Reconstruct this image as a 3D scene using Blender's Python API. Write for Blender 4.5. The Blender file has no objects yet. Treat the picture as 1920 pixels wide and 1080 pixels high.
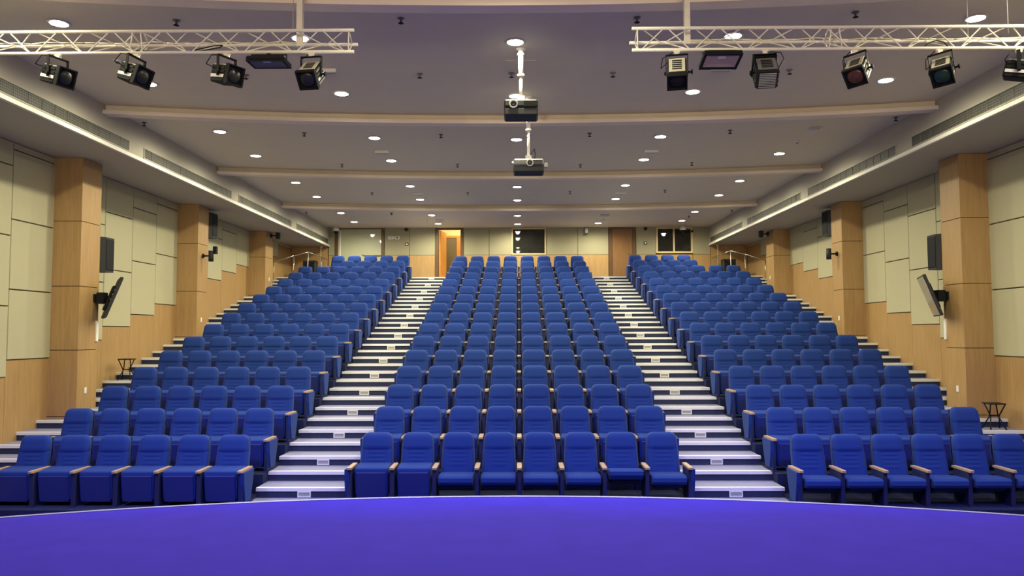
import bpy, math, random
from mathutils import Matrix, Vector, Euler
random.seed(7)
PI = math.pi
scene = bpy.context.scene
COL = scene.collection

# ------------------------------------------------------------------ camera
EYE = 2.48
cam_data = bpy.data.cameras.new('camera')
cam_data.sensor_width = 36.0
cam_data.lens = 36.0 * 1450 / 1920
cam_data.clip_end = 200
cam = bpy.data.objects.new('camera', cam_data)
COL.objects.link(cam)
yaw, pitch, roll = math.atan(13 / 1450), math.atan(84 / 1450), -0.0025
cam.matrix_world = (Matrix.Translation((0, 0, EYE)) @ Matrix.Rotation(yaw, 4, 'Z')
                    @ Matrix.Rotation(PI / 2 + pitch, 4, 'X') @ Matrix.Rotation(roll, 4, 'Z'))
scene.camera = cam

# ------------------------------------------------------------------ world, exposure, lamps
scene.view_settings.view_transform = 'Standard'
scene.view_settings.look = 'None'
scene.view_settings.gamma = 1.0
scene.view_settings.use_curve_mapping = False
scene.view_settings.exposure = 0.0
world = bpy.data.worlds.new('world')
scene.world = world
world.use_nodes = True
world.node_tree.nodes['Background'].inputs[0].default_value = (0.02, 0.02, 0.02, 1)
world.node_tree.nodes['Background'].inputs[1].default_value = 0.0

SPOT_W = 240.0
SPOT_COLOR = (1.0, 0.93, 0.66)
WARM_FILL_W = 1150.0
WARM_FILL_COLOR = (1.0, 0.82, 0.58)
BLUE_FILL_W = 900.0
BLUE_FILL_COLOR = (0.10, 0.13, 1.0)


def spot(name, loc, target, power, color, size_deg, blend, radius):
    ld = bpy.data.lights.new(name, 'SPOT')
    ld.energy = power
    ld.color = color
    ld.spot_size = math.radians(size_deg)
    ld.spot_blend = blend
    ld.shadow_soft_size = radius
    o = bpy.data.objects.new(name, ld)
    o.location = loc
    d = Vector(target) - Vector(loc)
    o.rotation_euler = d.to_track_quat('-Z', 'Y').to_euler()
    COL.objects.link(o)
    return o


# added blue lamps, unseen, no real source, tinting the stage floor and first rows
for wx in (-6.0, -3.6, -1.2, 1.2, 3.6, 6.0):
    spot('blue_fill_lamp', (wx, 5.2, 6.0), (wx * 1.05, 9.8, 0.6), BLUE_FILL_W, BLUE_FILL_COLOR, 62, 0.8, 0.12)
# added unseen lamps behind the viewpoint, brightening truss and ceiling ribs like stage bounce
for wx in (-5.5, -2.0, 2.0, 5.5):
    spot('warm_fill_lamp', (wx, -6.2, 4.6), (wx * .85, 12.0, 7.6), WARM_FILL_W, WARM_FILL_COLOR, 54, 0.9, 0.45)

# ------------------------------------------------------------------ key sizes (metres)
ZC = 6.37            # ceiling
ZS = 5.68            # underside of the side bulkheads
XB = 7.03            # inner face of the bulkheads
XW = 8.44            # side walls
XC = 7.91            # inner face of the columns
YB = 28.5            # back wall
R = 0.1387           # one step
RUN = 0.53
LAND = 32 * R        # back landing
ROWS = 16
STAGE = 1.0


def step_y(k, side=False):
    return 11.16 + RUN * k - (0.25 if side else 0.0)


def step_z(k):
    return R * (k + 2)


def row_z(i):
    return R * (2 * i - 1)


def row_y(i, side=False):
    return 11.4 + 1.06 * (i - 1) - (0.25 if side else 0.0)


# ------------------------------------------------------------------ materials
def new_mat(name):
    m = bpy.data.materials.new(name)
    m.use_nodes = True
    return m, m.node_tree, m.node_tree.nodes['Principled BSDF']


def mat_plain(name, col, rough=0.6, metal=0.0, noise=0.06, scale=30.0, bump=0.0, spec=None, coat=0.0, stretch=(1, 1, 1)):
    m, nt, b = new_mat(name)
    tc = nt.nodes.new('ShaderNodeTexCoord')
    mp = nt.nodes.new('ShaderNodeMapping')
    mp.inputs['Scale'].default_value = stretch
    nt.links.new(tc.outputs['Object'], mp.inputs['Vector'])
    n = nt.nodes.new('ShaderNodeTexNoise')
    n.inputs['Scale'].default_value = scale
    n.inputs['Detail'].default_value = 4
    nt.links.new(mp.outputs['Vector'], n.inputs['Vector'])
    r = nt.nodes.new('ShaderNodeValToRGB')
    r.color_ramp.elements[0].position = 0.3
    r.color_ramp.elements[1].position = 0.7
    r.color_ramp.elements[0].color = tuple(c * (1 - noise) for c in col) + (1,)
    r.color_ramp.elements[1].color = tuple(min(1, c * (1 + noise)) for c in col) + (1,)
    nt.links.new(n.outputs['Fac'], r.inputs['Fac'])
    nt.links.new(r.outputs['Color'], b.inputs['Base Color'])
    b.inputs['Roughness'].default_value = rough
    b.inputs['Metallic'].default_value = metal
    if spec is not None:
        b.inputs['Specular IOR Level'].default_value = spec
    if coat:
        b.inputs['Coat Weight'].default_value = coat
        b.inputs['Coat Roughness'].default_value = 0.02
    if bump:
        bp = nt.nodes.new('ShaderNodeBump')
        bp.inputs['Strength'].default_value = bump
        bp.inputs['Distance'].default_value = 0.003
        nt.links.new(n.outputs['Fac'], bp.inputs['Height'])
        nt.links.new(bp.outputs['Normal'], b.inputs['Normal'])
    return m


def mat_wood(name, c1, c2, rough=0.42, vertical=True):
    m, nt, b = new_mat(name)
    tc = nt.nodes.new('ShaderNodeTexCoord')
    mp = nt.nodes.new('ShaderNodeMapping')
    mp.inputs['Scale'].default_value = (9, 9, 0.5) if vertical else (0.5, 9, 9)
    nt.links.new(tc.outputs['Object'], mp.inputs['Vector'])
    n = nt.nodes.new('ShaderNodeTexNoise')
    n.inputs['Scale'].default_value = 3.0
    n.inputs['Detail'].default_value = 8
    n.inputs['Roughness'].default_value = 0.65
    n.inputs['Distortion'].default_value = 0.6
    nt.links.new(mp.outputs['Vector'], n.inputs['Vector'])
    r = nt.nodes.new('ShaderNodeValToRGB')
    r.color_ramp.elements[0].position = 0.30
    r.color_ramp.elements[1].position = 0.72
    r.color_ramp.elements[0].color = tuple(c1) + (1,)
    r.color_ramp.elements[1].color = tuple(c2) + (1,)
    nt.links.new(n.outputs['Fac'], r.inputs['Fac'])
    nt.links.new(r.outputs['Color'], b.inputs['Base Color'])
    b.inputs['Roughness'].default_value = rough
    b.inputs['Specular IOR Level'].default_value = 0.3
    return m


def mat_emit(name, col, strength):
    m, nt, b = new_mat(name)
    b.inputs['Base Color'].default_value = (0.9, 0.9, 0.85, 1)
    b.inputs['Emission Color'].default_value = tuple(col) + (1,)
    b.inputs['Emission Strength'].default_value = strength
    return m


def mat_mesh_sheet(name):
    """pierced grille sheet: diamond pattern of dark holes in grey paint"""
    m, nt, b = new_mat(name)
    tc = nt.nodes.new('ShaderNodeTexCoord')
    mp = nt.nodes.new('ShaderNodeMapping')
    mp.inputs['Rotation'].default_value = (PI / 4, 0, 0)
    mp.inputs['Scale'].default_value = (1, 1, 1)
    nt.links.new(tc.outputs['Object'], mp.inputs['Vector'])
    ck = nt.nodes.new('ShaderNodeTexChecker')
    ck.inputs['Scale'].default_value = 36.0
    ck.inputs['Color1'].default_value = (0.13, 0.125, 0.10, 1)
    ck.inputs['Color2'].default_value = (0.035, 0.035, 0.03, 1)
    nt.links.new(mp.outputs['Vector'], ck.inputs['Vector'])
    nt.links.new(ck.outputs['Color'], b.inputs['Base Color'])
    b.inputs['Roughness'].default_value = 0.6
    return m


M = {}
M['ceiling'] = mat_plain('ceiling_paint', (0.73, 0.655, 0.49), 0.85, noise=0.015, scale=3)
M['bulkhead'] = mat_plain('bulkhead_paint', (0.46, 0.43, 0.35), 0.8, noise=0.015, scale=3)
M['rib'] = mat_plain('rib_paint', (0.86, 0.74, 0.60), 0.75, noise=0.02, scale=4)
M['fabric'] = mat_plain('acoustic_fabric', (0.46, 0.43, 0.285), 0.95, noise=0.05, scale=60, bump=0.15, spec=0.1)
M['fabric_shaded'] = mat_plain('back_wall_fabric_shaded', (0.34, 0.315, 0.21), 0.95, noise=0.04, scale=60, spec=0.1)  # same fabric as the side walls, darkened for the shade on the back wall
M['gap'] = mat_plain('shadow_gap', (0.05, 0.035, 0.02), 0.9)
M['wood'] = mat_wood('oak_veneer', (0.36, 0.215, 0.085), (0.46, 0.295, 0.13))
M['wood_dark'] = mat_wood('walnut_frame', (0.085, 0.045, 0.02), (0.14, 0.075, 0.035))
M['wood_door'] = mat_wood('door_veneer', (0.19, 0.095, 0.035), (0.26, 0.135, 0.055))
M['wood_arm'] = mat_wood('armrest_beech', (0.38, 0.25, 0.15), (0.50, 0.35, 0.22), vertical=False)
M['pale_frame'] = mat_wood('pale_frame_wood', (0.55, 0.42, 0.20), (0.66, 0.52, 0.28))
M['carpet'] = mat_plain('navy_carpet', (0.020, 0.026, 0.075), 0.95, noise=0.25, scale=90, bump=0.4, spec=0.1)
M['riser'] = mat_plain('riser_carpet', (0.040, 0.048, 0.085), 0.95, noise=0.2, scale=90, bump=0.3, spec=0.1)
M['tread'] = mat_plain('tread_vinyl', (0.22, 0.225, 0.33), 0.75, noise=0.06, scale=50)
M['nosing'] = mat_plain('step_nosing', (0.80, 0.80, 0.76), 0.45, noise=0.03, scale=40)
M['stage'] = mat_plain('stage_vinyl', (0.055, 0.036, 0.54), 0.9, noise=0.05, scale=4, spec=0.03)
M['stage_edge'] = mat_plain('stage_edge_strip', (0.36, 0.36, 0.75), 0.4, noise=0.03)
M['seat'] = mat_plain('blue_seat_fabric', (0.016, 0.043, 0.205), 0.9, noise=0.10, scale=120, bump=0.25, spec=0.15)
_sb = M['seat'].node_tree.nodes['Principled BSDF']
_sb.inputs['Sheen Weight'].default_value = 0.08
_sb.inputs['Sheen Roughness'].default_value = 0.4
_sb.inputs['Sheen Tint'].default_value = (0.55, 0.65, 1.0, 1)
M['seat_under'] = mat_plain('blue_seat_shell', (0.013, 0.024, 0.16), 0.6, noise=0.05, scale=40)
M['stand'] = mat_plain('dark_blue_stand', (0.012, 0.018, 0.075), 0.55, noise=0.1, scale=40)
M['black'] = mat_plain('black_metal', (0.011, 0.012, 0.013), 0.7, noise=0.15, scale=40, spec=0.2)
M['black_soft'] = mat_plain('black_plastic', (0.013, 0.014, 0.016), 0.65, noise=0.1, scale=40)
M['grey'] = mat_plain('grey_plastic', (0.16, 0.16, 0.16), 0.5, noise=0.06, scale=30)
M['grey_light'] = mat_plain('light_grey_plastic', (0.42, 0.42, 0.38), 0.5, noise=0.06, scale=30)
M['cream'] = mat_plain('cream_metal', (0.62, 0.58, 0.42), 0.45, noise=0.06, scale=30)
M['white'] = mat_plain('white_paint', (0.80, 0.78, 0.70), 0.5, noise=0.03, scale=20)
M['truss'] = mat_plain('truss_white_paint', (0.86, 0.80, 0.66), 0.4, noise=0.04, scale=20)
M['steel'] = mat_plain('stainless_steel', (0.62, 0.60, 0.55), 0.25, 1.0, noise=0.04, scale=30)
M['chrome'] = mat_plain('chrome', (0.7, 0.7, 0.68), 0.15, 1.0, noise=0.02)
M['grille'] = mat_mesh_sheet('grille_mesh')
M['lens'] = mat_plain('clear_lens', (0.02, 0.023, 0.023), 0.3, noise=0.1, scale=20)
M['lens_amber'] = mat_plain('amber_gel', (0.11, 0.045, 0.022), 0.3, noise=0.2, scale=14)
M['lens_green'] = mat_plain('green_gel', (0.022, 0.055, 0.030), 0.3, noise=0.2, scale=14)
M['flood_glass'] = mat_plain('flood_reflector', (0.50, 0.36, 0.28), 0.6, noise=0.05, scale=10)
M['flood_glass_dark'] = mat_plain('flood_reflector_dark', (0.14, 0.13, 0.13), 0.6, noise=0.05, scale=10)
M['screen'] = mat_plain('screen_glass', (0.22, 0.22, 0.20), 0.25, noise=0.02, coat=0.3)
M['dark_glass'] = mat_plain('dark_window_glass', (0.018, 0.018, 0.015), 0.03, noise=0.05, scale=4, spec=0.6)
M['board'] = mat_plain('glossy_board', (0.42, 0.43, 0.29), 0.5, noise=0.02, scale=3, coat=0.7)
M['corridor'] = mat_plain('corridor_paint', (0.82, 0.72, 0.44), 0.8, noise=0.02, scale=3)
M['corridor_wood'] = mat_wood('corridor_orange_wood', (0.62, 0.26, 0.05), (0.72, 0.34, 0.09))
M['corridor_dark'] = mat_plain('corridor_dark_door', (0.15, 0.12, 0.075), 0.6, noise=0.05)
M['lamp_on'] = mat_emit('downlight_glow', (1.0, 0.98, 0.86), 26.0)
M['lamp_off'] = mat_plain('downlight_unlit', (0.5, 0.48, 0.44), 0.4)


# ------------------------------------------------------------------ mesh builder
class MB:
    def __init__(self):
        self.v, self.f, self.s = [], [], []

    def add(self, verts, faces, smooth=False, T=None):
        o = len(self.v)
        for p in verts:
            p = Vector(p)
            self.v.append(tuple(T @ p) if T is not None else tuple(p))
        for fc in faces:
            self.f.append(tuple(i + o for i in fc))
            self.s.append(smooth)
        return self

    def box(self, x0, x1, y0, y1, z0, z1, T=None, bevel=0.0):
        if bevel > 0:
            b = min(bevel, (x1 - x0) / 2.01, (y1 - y0) / 2.01, (z1 - z0) / 2.01)
            vs, idx = [], {}
            for sx in (0, 1):
                for sy in (0, 1):
                    for sz in (0, 1):
                        X, Y, Z = (x0, x1)[sx], (y0, y1)[sy], (z0, z1)[sz]
                        ix, iy, iz = (b, -b)[sx], (b, -b)[sy], (b, -b)[sz]
                        for ax, p in (('x', (X, Y + iy, Z + iz)), ('y', (X + ix, Y, Z + iz)), ('z', (X + ix, Y + iy, Z))):
                            idx[(sx, sy, sz, ax)] = len(vs)
                            vs.append(p)
            g = lambda a, b_, c, ax: idx[(a, b_, c, ax)]
            fs = []
            for s in (0, 1):
                q = [g(s, 0, 0, 'x'), g(s, 1, 0, 'x'), g(s, 1, 1, 'x'), g(s, 0, 1, 'x')]
                fs.append(q if s else q[::-1])
                q = [g(0, s, 0, 'y'), g(0, s, 1, 'y'), g(1, s, 1, 'y'), g(1, s, 0, 'y')]
                fs.append(q if s else q[::-1])
                q = [g(0, 0, s, 'z'), g(1, 0, s, 'z'), g(1, 1, s, 'z'), g(0, 1, s, 'z')]
                fs.append(q if s else q[::-1])
            for a in (0, 1):
                for c in (0, 1):
                    fs.append([g(a, c, 0, 'x'), g(a, c, 1, 'x'), g(a, c, 1, 'y'), g(a, c, 0, 'y')])
                    fs.append([g(a, 0, c, 'x'), g(a, 1, c, 'x'), g(a, 1, c, 'z'), g(a, 0, c, 'z')])
                    fs.append([g(0, a, c, 'y'), g(1, a, c, 'y'), g(1, a, c, 'z'), g(0, a, c, 'z')])
            for k in [(a, c, d) for a in (0, 1) for c in (0, 1) for d in (0, 1)]:
                fs.append([g(*k, 'x'), g(*k, 'y'), g(*k, 'z')])
            return self.add(vs, fs, T=T)
        vs = [(x0, y0, z0), (x1, y0, z0), (x1, y1, z0), (x0, y1, z0), (x0, y0, z1), (x1, y0, z1), (x1, y1, z1), (x0, y1, z1)]
        fs = [(3, 2, 1, 0), (4, 5, 6, 7), (0, 1, 5, 4), (1, 2, 6, 5), (2, 3, 7, 6), (3, 0, 4, 7)]
        return self.add(vs, fs, T=T)

    def prism(self, pts, lo, hi, axis='x', T=None):
        """2-D outline swept along an axis; axis x: pts=(y,z); y: pts=(x,z); z: pts=(x,y)"""
        n = len(pts)
        mk = {'x': lambda p, t: (t, p[0], p[1]), 'y': lambda p, t: (p[0], t, p[1]), 'z': lambda p, t: (p[0], p[1], t)}[axis]
        vs = [mk(p, lo) for p in pts] + [mk(p, hi) for p in pts]
        fs = [tuple(range(n))[::-1], tuple(range(n, 2 * n))]
        for i in range(n):
            j = (i + 1) % n
            fs.append((i, j, n + j, n + i))
        return self.add(vs, fs, T=T)

    def tube(self, a, b, r, n=8, r2=None, T=None, smooth=True):
        a, b = Vector(a), Vector(b)
        d = (b - a).normalized()
        u = d.orthogonal().normalized()
        w = d.cross(u)
        r2 = r if r2 is None else r2
        vs = []
        for c, rr in ((a, r), (b, r2)):
            for i in range(n):
                t = 2 * PI * i / n
                vs.append(tuple(c + (u * math.cos(t) + w * math.sin(t)) * rr))
        o = len(self.v)
        side = [(i, (i + 1) % n, n + (i + 1) % n, n + i) for i in range(n)]
        self.add(vs, side, smooth, T)
        self.f.append(tuple(o + i for i in range(n))[::-1])
        self.s.append(False)
        self.f.append(tuple(o + n + i for i in range(n)))
        self.s.append(False)
        return self

    def path(self, pts, r, n=6, T=None):
        for a, b in zip(pts[:-1], pts[1:]):
            self.tube(a, b, r, n, T=T)
        return self

    def lathe(self, prof, n=16, T=None, smooth=True):
        """profile of (radius, z)"""
        vs, fs = [], []
        for (r, z) in prof:
            for i in range(n):
                t = 2 * PI * i / n
                vs.append((r * math.cos(t), r * math.sin(t), z))
        for k in range(len(prof) - 1):
            for i in range(n):
                j = (i + 1) % n
                fs.append((k * n + i, k * n + j, (k + 1) * n + j, (k + 1) * n + i))
        fs.append(tuple(range(n))[::-1])
        fs.append(tuple((len(prof) - 1) * n + i for i in range(n)))
        return self.add(vs, fs, smooth, T)

    def mesh(self, name, mat):
        me = bpy.data.meshes.new(name)
        me.from_pydata(self.v, [], self.f)
        me.polygons.foreach_set('use_smooth', self.s)
        me.materials.append(mat)
        me.update()
        return me

    def build(self, name, mat, parent=None, loc=None, rot=None):
        return link(name, self.mesh(name, mat), parent, loc, rot)


def link(name, me, parent=None, loc=None, rot=None):
    o = bpy.data.objects.new(name, me)
    COL.objects.link(o)
    if parent is not None:
        o.parent = parent
    if loc is not None:
        o.location = loc
    if rot is not None:
        o.rotation_euler = rot
    return o


def tag(o, label, cat, group=None):
    o['label'] = label
    o['category'] = cat
    if group:
        o['group'] = group
    return o


def thing(name, label, cat, loc=(0, 0, 0), rot=(0, 0, 0), group=None):
    o = bpy.data.objects.new(name, None)
    o.empty_display_size = 0.1
    COL.objects.link(o)
    o.location = loc
    o.rotation_euler = rot
    return tag(o, label, cat, group)


def struct(o):
    o['kind'] = 'structure'
    return o


ORD = ['first', 'second', 'third', 'fourth', 'fifth', 'sixth', 'seventh', 'eighth', 'ninth', 'tenth', 'eleventh',
       'twelfth', 'thirteenth', 'fourteenth', 'fifteenth', 'sixteenth']

# ================================================================== ROOM SHELL
Y0 = -7.0
struct(MB().box(-XW - .3, XW + .3, Y0, YB, -0.2, 0).build('floor', M['carpet']))
struct(MB().box(-XW - .3, XW + .3, Y0, YB + .15, ZC, ZC + .2).build('ceiling', M['ceiling']))
struct(MB().box(-XW, XW, Y0 - .2, Y0, 0, ZC).build('wall_front', M['fabric']))

# --- curved ribs across the ceiling
RIB_R = 33.0


def arc(d0, x):
    return d0 - x * x / (2 * RIB_R)


def arc_band(d0, depth, z0, z1, x0=-XB, x1=XB, n=40):
    mb = MB()
    vs, fs = [], []
    for i in range(n + 1):
        x = x0 + (x1 - x0) * i / n
        y = arc(d0, x)
        vs += [(x, y, z0), (x, y + depth, z0), (x, y + depth, z1), (x, y, z1)]
    for i in range(n):
        a, b = 4 * i, 4 * i + 4
        for j in range(4):
            k = (j + 1) % 4
            fs.append((a + j, b + j, b + k, a + k))
    fs.append((0, 1, 2, 3))
    fs.append((4 * n + 3, 4 * n + 2, 4 * n + 1, 4 * n))
    return mb.add(vs, fs)


for n, d0 in enumerate((8.60, 13.56, 18.50, 23.42)):
    lip = struct(arc_band(d0, 0.22, ZC - .17, ZC - .105).build('trim_%d' % (n + 1), M['rib']))
    arc_band(d0 + .10, 0.12, ZC - .105, ZC).build('recess', M['ceiling'], lip)

# --- side bulkheads (hold the air grilles)
for s, side in ((-1, 'left'), (1, 'right')):
    xs = sorted((s * XB, s * (XW + .3)))
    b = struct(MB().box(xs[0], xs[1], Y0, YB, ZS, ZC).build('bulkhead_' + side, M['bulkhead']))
    xs = sorted((s * (XB - .03), s * (XB + .02)))
    MB().box(xs[0], xs[1], Y0, YB, ZS - .004, ZS + .06).build('lit_edge_strip', M['white'], b)  # white colour stands in for light caught along the lower edge

# --- side walls: core, acoustic panels, wood panels
STRIPS = [(8.2, 9.3, 0.93), (9.3, 10.4, 1.21), (10.4, 11.55, 1.49), (11.55, 12.68, 1.77), (12.68, 13.85, 2.05),
          (14.45, 15.58, 2.35), (15.58, 16.70, 2.63), (16.70, 17.80, 2.90), (17.80, 18.92, 3.17),
          (19.52, 20.65, 3.69), (20.65, 21.78, 3.97), (21.78, 22.90, 4.26), (22.90, 23.98, 4.54),
          (24.70, 25.75, 4.85), (25.75, 26.85, 5.12), (26.85, 28.50, 5.60)]
WOODS = {}
for s, side in ((-1, 'left'), (1, 'right')):
    xs = sorted((s * (XW + .03), s * (XW + .3)))
    w = struct(MB().box(xs[0], xs[1], Y0, YB + .15, 0, ZS + .01).build('wall_' + side, M['gap']))
    xs = sorted((s * (XW - .02), s * (XW + .04)))
    for (a, b, bot) in STRIPS:
        z = bot
        g = .009
        while z < ZS - .06:
            top = min(z + 1.17, ZS)
            MB().box(xs[0], xs[1], a + g, b - g, z + g, top - g, bevel=.006).build('acoustic_panel', M['fabric'], w)
            z += 1.17
        xw = sorted((s * XW, s * (XW + .04)))
        MB().box(xw[0], xw[1], a + .003, b - .003, max(0, bot - 2.6), bot - .004).build('wood_panel', M['wood'], w)
    xw = sorted((s * XW, s * (XW + .04)))
    MB().box(xw[0], xw[1], Y0, 8.19, 0, ZS).build('wood_panel', M['wood'], w)

# --- wood-clad columns
for s, side in ((-1, 'left'), (1, 'right')):
    for n, (a, b, joints) in enumerate(((13.83, 14.47, (1.01, 2.19, 3.34, 4.52)), (18.90, 19.53, (2.4, 3.52, 4.70)), (23.97, 24.69, (3.66, 4.86)))):
        xs = sorted((s * (XC + .02), s * (XW + .02)))
        c = struct(MB().box(xs[0], xs[1], a + .02, b - .02, 0, ZS).build('column', M['gap']))
        zs = [0.0] + list(joints) + [ZS]
        for z0, z1 in zip(zs[:-1], zs[1:]):
            xf = sorted((s * XC, s * (XW + .01)))
            MB().box(xf[0], xf[1], a, a + .022, z0 + .006, z1 - .006).build('front_panel', M['wood'], c)
            xi = sorted((s * XC, s * (XC + .022)))
            MB().box(xi[0], xi[1], a + .024, b - .024, z0 + .006, z1 - .006).build('side_panel', M['wood'], c)
            MB().box(xf[0], xf[1], b - .022, b, z0 + .006, z1 - .006).build('rear_panel', M['wood'], c)

# --- back wall with openings for the door and the glazed windows
wall = struct(MB().box(-XW, -3.0, YB + .04, YB + .2, 0, ZC).box(-2.14, XW, YB + .04, YB + .2, 0, ZC)
              .box(-3.0, -2.14, YB + .04, YB + .2, 6.33, ZC).box(-3.0, -2.14, YB + .04, YB + .2, 0, LAND)
              .build('wall_back', M['gap']))
WAIN = 5.36


def back_panel(x0, x1, z0, z1, mat, name):
    MB().box(x0 + .008, x1 - .008, YB, YB + .04, z0 + .006, z1 - .006).build(name, mat, wall)


for x0, x1 in ((-7.06, -6.82), (-4.98, -4.05), (-4.05, -3.10), (-2.06, -1.10), (-1.10, -0.27), (1.01, 2.18), (2.18, 3.32), (4.33, 5.07), (6.43, 7.08)):
    back_panel(x0, x1, WAIN, ZC, M['fabric_shaded'], 'acoustic_panel')
for x0, x1 in ((-7.06, -6.82), (-4.98, -4.05), (-4.05, -3.10), (-2.06, -1.10), (-1.10, -0.27), (-0.27, 1.01), (1.01, 2.18), (2.18, 3.32), (4.33, 5.07), (5.07, 6.43), (6.43, 7.08)):
    back_panel(x0, x1, LAND, WAIN, M['wood'], 'wood_panel')
for s in (-1, 1):
    xs = sorted((s * 7.08, s * XW))
    back_panel(xs[0], xs[1], LAND, ZS, M['wood'], 'wood_panel')
# thin fillers above and below the framed openings
back_panel(-6.82, -4.98, 6.32, ZC, M['wood_dark'], 'header_panel')
back_panel(-6.82, -4.98, LAND, 5.0, M['wood'], 'wood_panel')
back_panel(-0.27, 1.01, 6.34, ZC, M['fabric_shaded'], 'header_panel')
back_panel(5.07, 6.43, 6.34, ZC, M['fabric_shaded'], 'header_panel')


def frame(mb, x0, x1, z0, z1, w, y0, y1, bottom=True):
    mb.box(x0, x0 + w, y0, y1, z0, z1)
    mb.box(x1 - w, x1, y0, y1, z0, z1)
    mb.box(x0 + w, x1 - w, y0, y1, z1 - w, z1)
    if bottom:
        mb.box(x0 + w, x1 - w, y0, y1, z0, z0 + w)
    return mb


# open door on the left and the corridor behind it
d1 = struct(frame(MB(), -3.09, -2.05, LAND, 6.43, .11, YB - .03, YB + .21, bottom=False).build('door_1', M['wood_dark']))
leaf = MB().box(0, .80, -.04, 0, 0, 1.86, bevel=.004).build('door_leaf', M['corridor_wood'], d1, (-2.965, YB + .2, LAND + .01), (0, 0, math.radians(79)))
h = MB().tube((.70, -.045, .95), (.70, -.10, .95), .012).tube((.70, -.10, .95), (.58, -.10, .95), .011).build('door_handle', M['chrome'], leaf)
CY = 31.2
cor = MB().box(-4.4, -1.0, CY, CY + .1, LAND, 7.0).box(-4.5, -4.4, YB + .2, CY, LAND, 7.0).box(-1.0, -.9, YB + .2, CY, LAND, 7.0) \
    .box(-4.5, -.9, YB + .2, CY, 7.0, 7.1).box(-4.5, -.9, YB + .2, CY, LAND - .1, LAND).build('wall_corridor', M['corridor'])
struct(cor)
d2 = struct(frame(MB(), -3.13, -2.42, LAND, 6.42, .09, CY - .05, CY, bottom=False).build('door_2', M['corridor_wood']))
MB().box(-3.04, -2.51, CY - .02, CY, LAND, 6.33).build('door_leaf', M['corridor_dark'], d2)
MB().box(-2.42, -2.2, CY - .03, CY, LAND, 6.42).build('wood_panel', M['corridor_wood'], cor)
cl = bpy.data.lights.new('corridor_lamp', 'POINT')
cl.energy = 75
cl.color = (1, .86, .55)
cl.shadow_soft_size = .12
clo = bpy.data.objects.new('corridor_lamp', cl)
clo.location = (-2.3, 29.9, 6.85)
COL.objects.link(clo)

# closed door on the right
d3 = struct(frame(MB(), 3.33, 4.32, LAND, 6.44, .13, YB - .03, YB + .04, bottom=False).build('door_3', M['wood_dark']))
leaf = MB().box(3.46, 4.19, YB - .01, YB + .03, LAND + .01, 6.31).build('door_leaf', M['wood_door'], d3)
MB().tube((4.10, YB - .01, LAND + .95), (4.10, YB - .06, LAND + .95), .012).tube((4.10, YB - .06, LAND + .95), (3.98, YB - .06, LAND + .95), .011).build('door_handle', M['chrome'], leaf)
# middle window of the control booth
w1 = struct(frame(MB(), -.27, 1.01, 5.36, 6.36, .055, YB - .03, YB + .05).build('window_1', M['pale_frame']))
MB().box(-.215, .955, YB + .005, YB + .02, 5.415, 6.305).build('pane', M['dark_glass'], w1)
# right window with two panes
w2 = struct(frame(MB(), 5.07, 6.43, 5.40, 6.37, .07, YB - .03, YB + .05).box(5.70, 5.76, YB - .03, YB + .05, 5.47, 6.30).build('window_2', M['pale_frame']))
MB().box(5.14, 5.70, YB + .005, YB + .02, 5.47, 6.30).build('pane', M['dark_glass'], w2)
MB().box(5.76, 6.36, YB + .005, YB + .02, 5.47, 6.30).build('pane', M['dark_glass'], w2)
# big pale board on the left of the back wall
bd = thing('framed_board', 'large pale glossy board in a dark brown frame on the back wall', 'board', (-5.9, YB, 5.0))
MB().box(-.92, -.80, -.035, .03, 0, 1.44).box(.80, .92, -.035, .03, 0, 1.44).box(-.80, .80, -.035, .03, 1.33, 1.44).build('frame', M['wood_dark'], bd)
MB().box(-.80, .80, -.012, .03, -.35, 1.33).build('board_panel', M['board'], bd)
MB().box(-.74, -.70, -.016, -.012, -.3, 1.30).build('edge_rail', M['white'], bd)
MB().box(.18, .80, -.06, -.012, .335, .36).tube((.17, -.05, .345), (.10, -.05, .39), .012).build('tray', M['wood_dark'], bd)

# ================================================================== SEATING TIERS AND STAIRS
XA0, XA1, XS1 = 2.36, 3.76, 7.20   # aisle, side block


def tier(x0, x1, side, name):
    pts = [(10.63 - (.25 if side else 0), 0)]
    for i in range(1, ROWS + 1):
        y = 10.63 - (.25 if side else 0) if i == 1 else step_y(2 * i - 3, side)
        z = row_z(i)
        pts += [(y, pts[-1][1]), (y, z)] if i > 1 else [(y, z)]
    yl = step_y(30, side) + .05
    pts += [(yl, pts[-1][1]), (yl, LAND), (YB + .03, LAND), (YB + .03, 0)]
    return struct(MB().prism(pts, x0, x1, 'x').build(name, M['carpet']))


tier(-XA0, XA0, False, 'seating_tier')
tier(-XS1, -XA1, True, 'seating_tier')
tier(XA1, XS1, True, 'seating_tier')


def stairs(x0, x1, side, name, plate_x=None):
    kmin = -1
    pts = [(step_y(kmin, side), 0)]
    for k in range(kmin, 31):
        pts += [(step_y(k, side), pts[-1][1] if k > kmin else 0), (step_y(k, side), step_z(k) - .012)]
    pts = pts[1:]
    pts += [(YB + .03, LAND - .012), (YB + .03, 0)]
    st = struct(MB().prism(pts, x0, x1, 'x').build(name, M['riser']))
    tr = MB().box(x0, x1, .04, RUN - .002, -.012, 0).mesh('tread', M['tread'])
    no = MB().box(x0, x1, -.018, .04, -.045, .003).box(x0, x1, .06, .068, -.004, .002).mesh('nosing', M['nosing'])
    for k in range(kmin, 31):
        if k < 30:
            link('tread', tr, st, (0, step_y(k, side), step_z(k)))
        else:
            MB().box(x0, x1, .04, YB - step_y(30, side), -.012, 0).build('tread', M['tread'], st, (0, step_y(k, side), step_z(k)))
        link('nosing', no, st, (0, step_y(k, side), step_z(k)))
    return st


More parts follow.
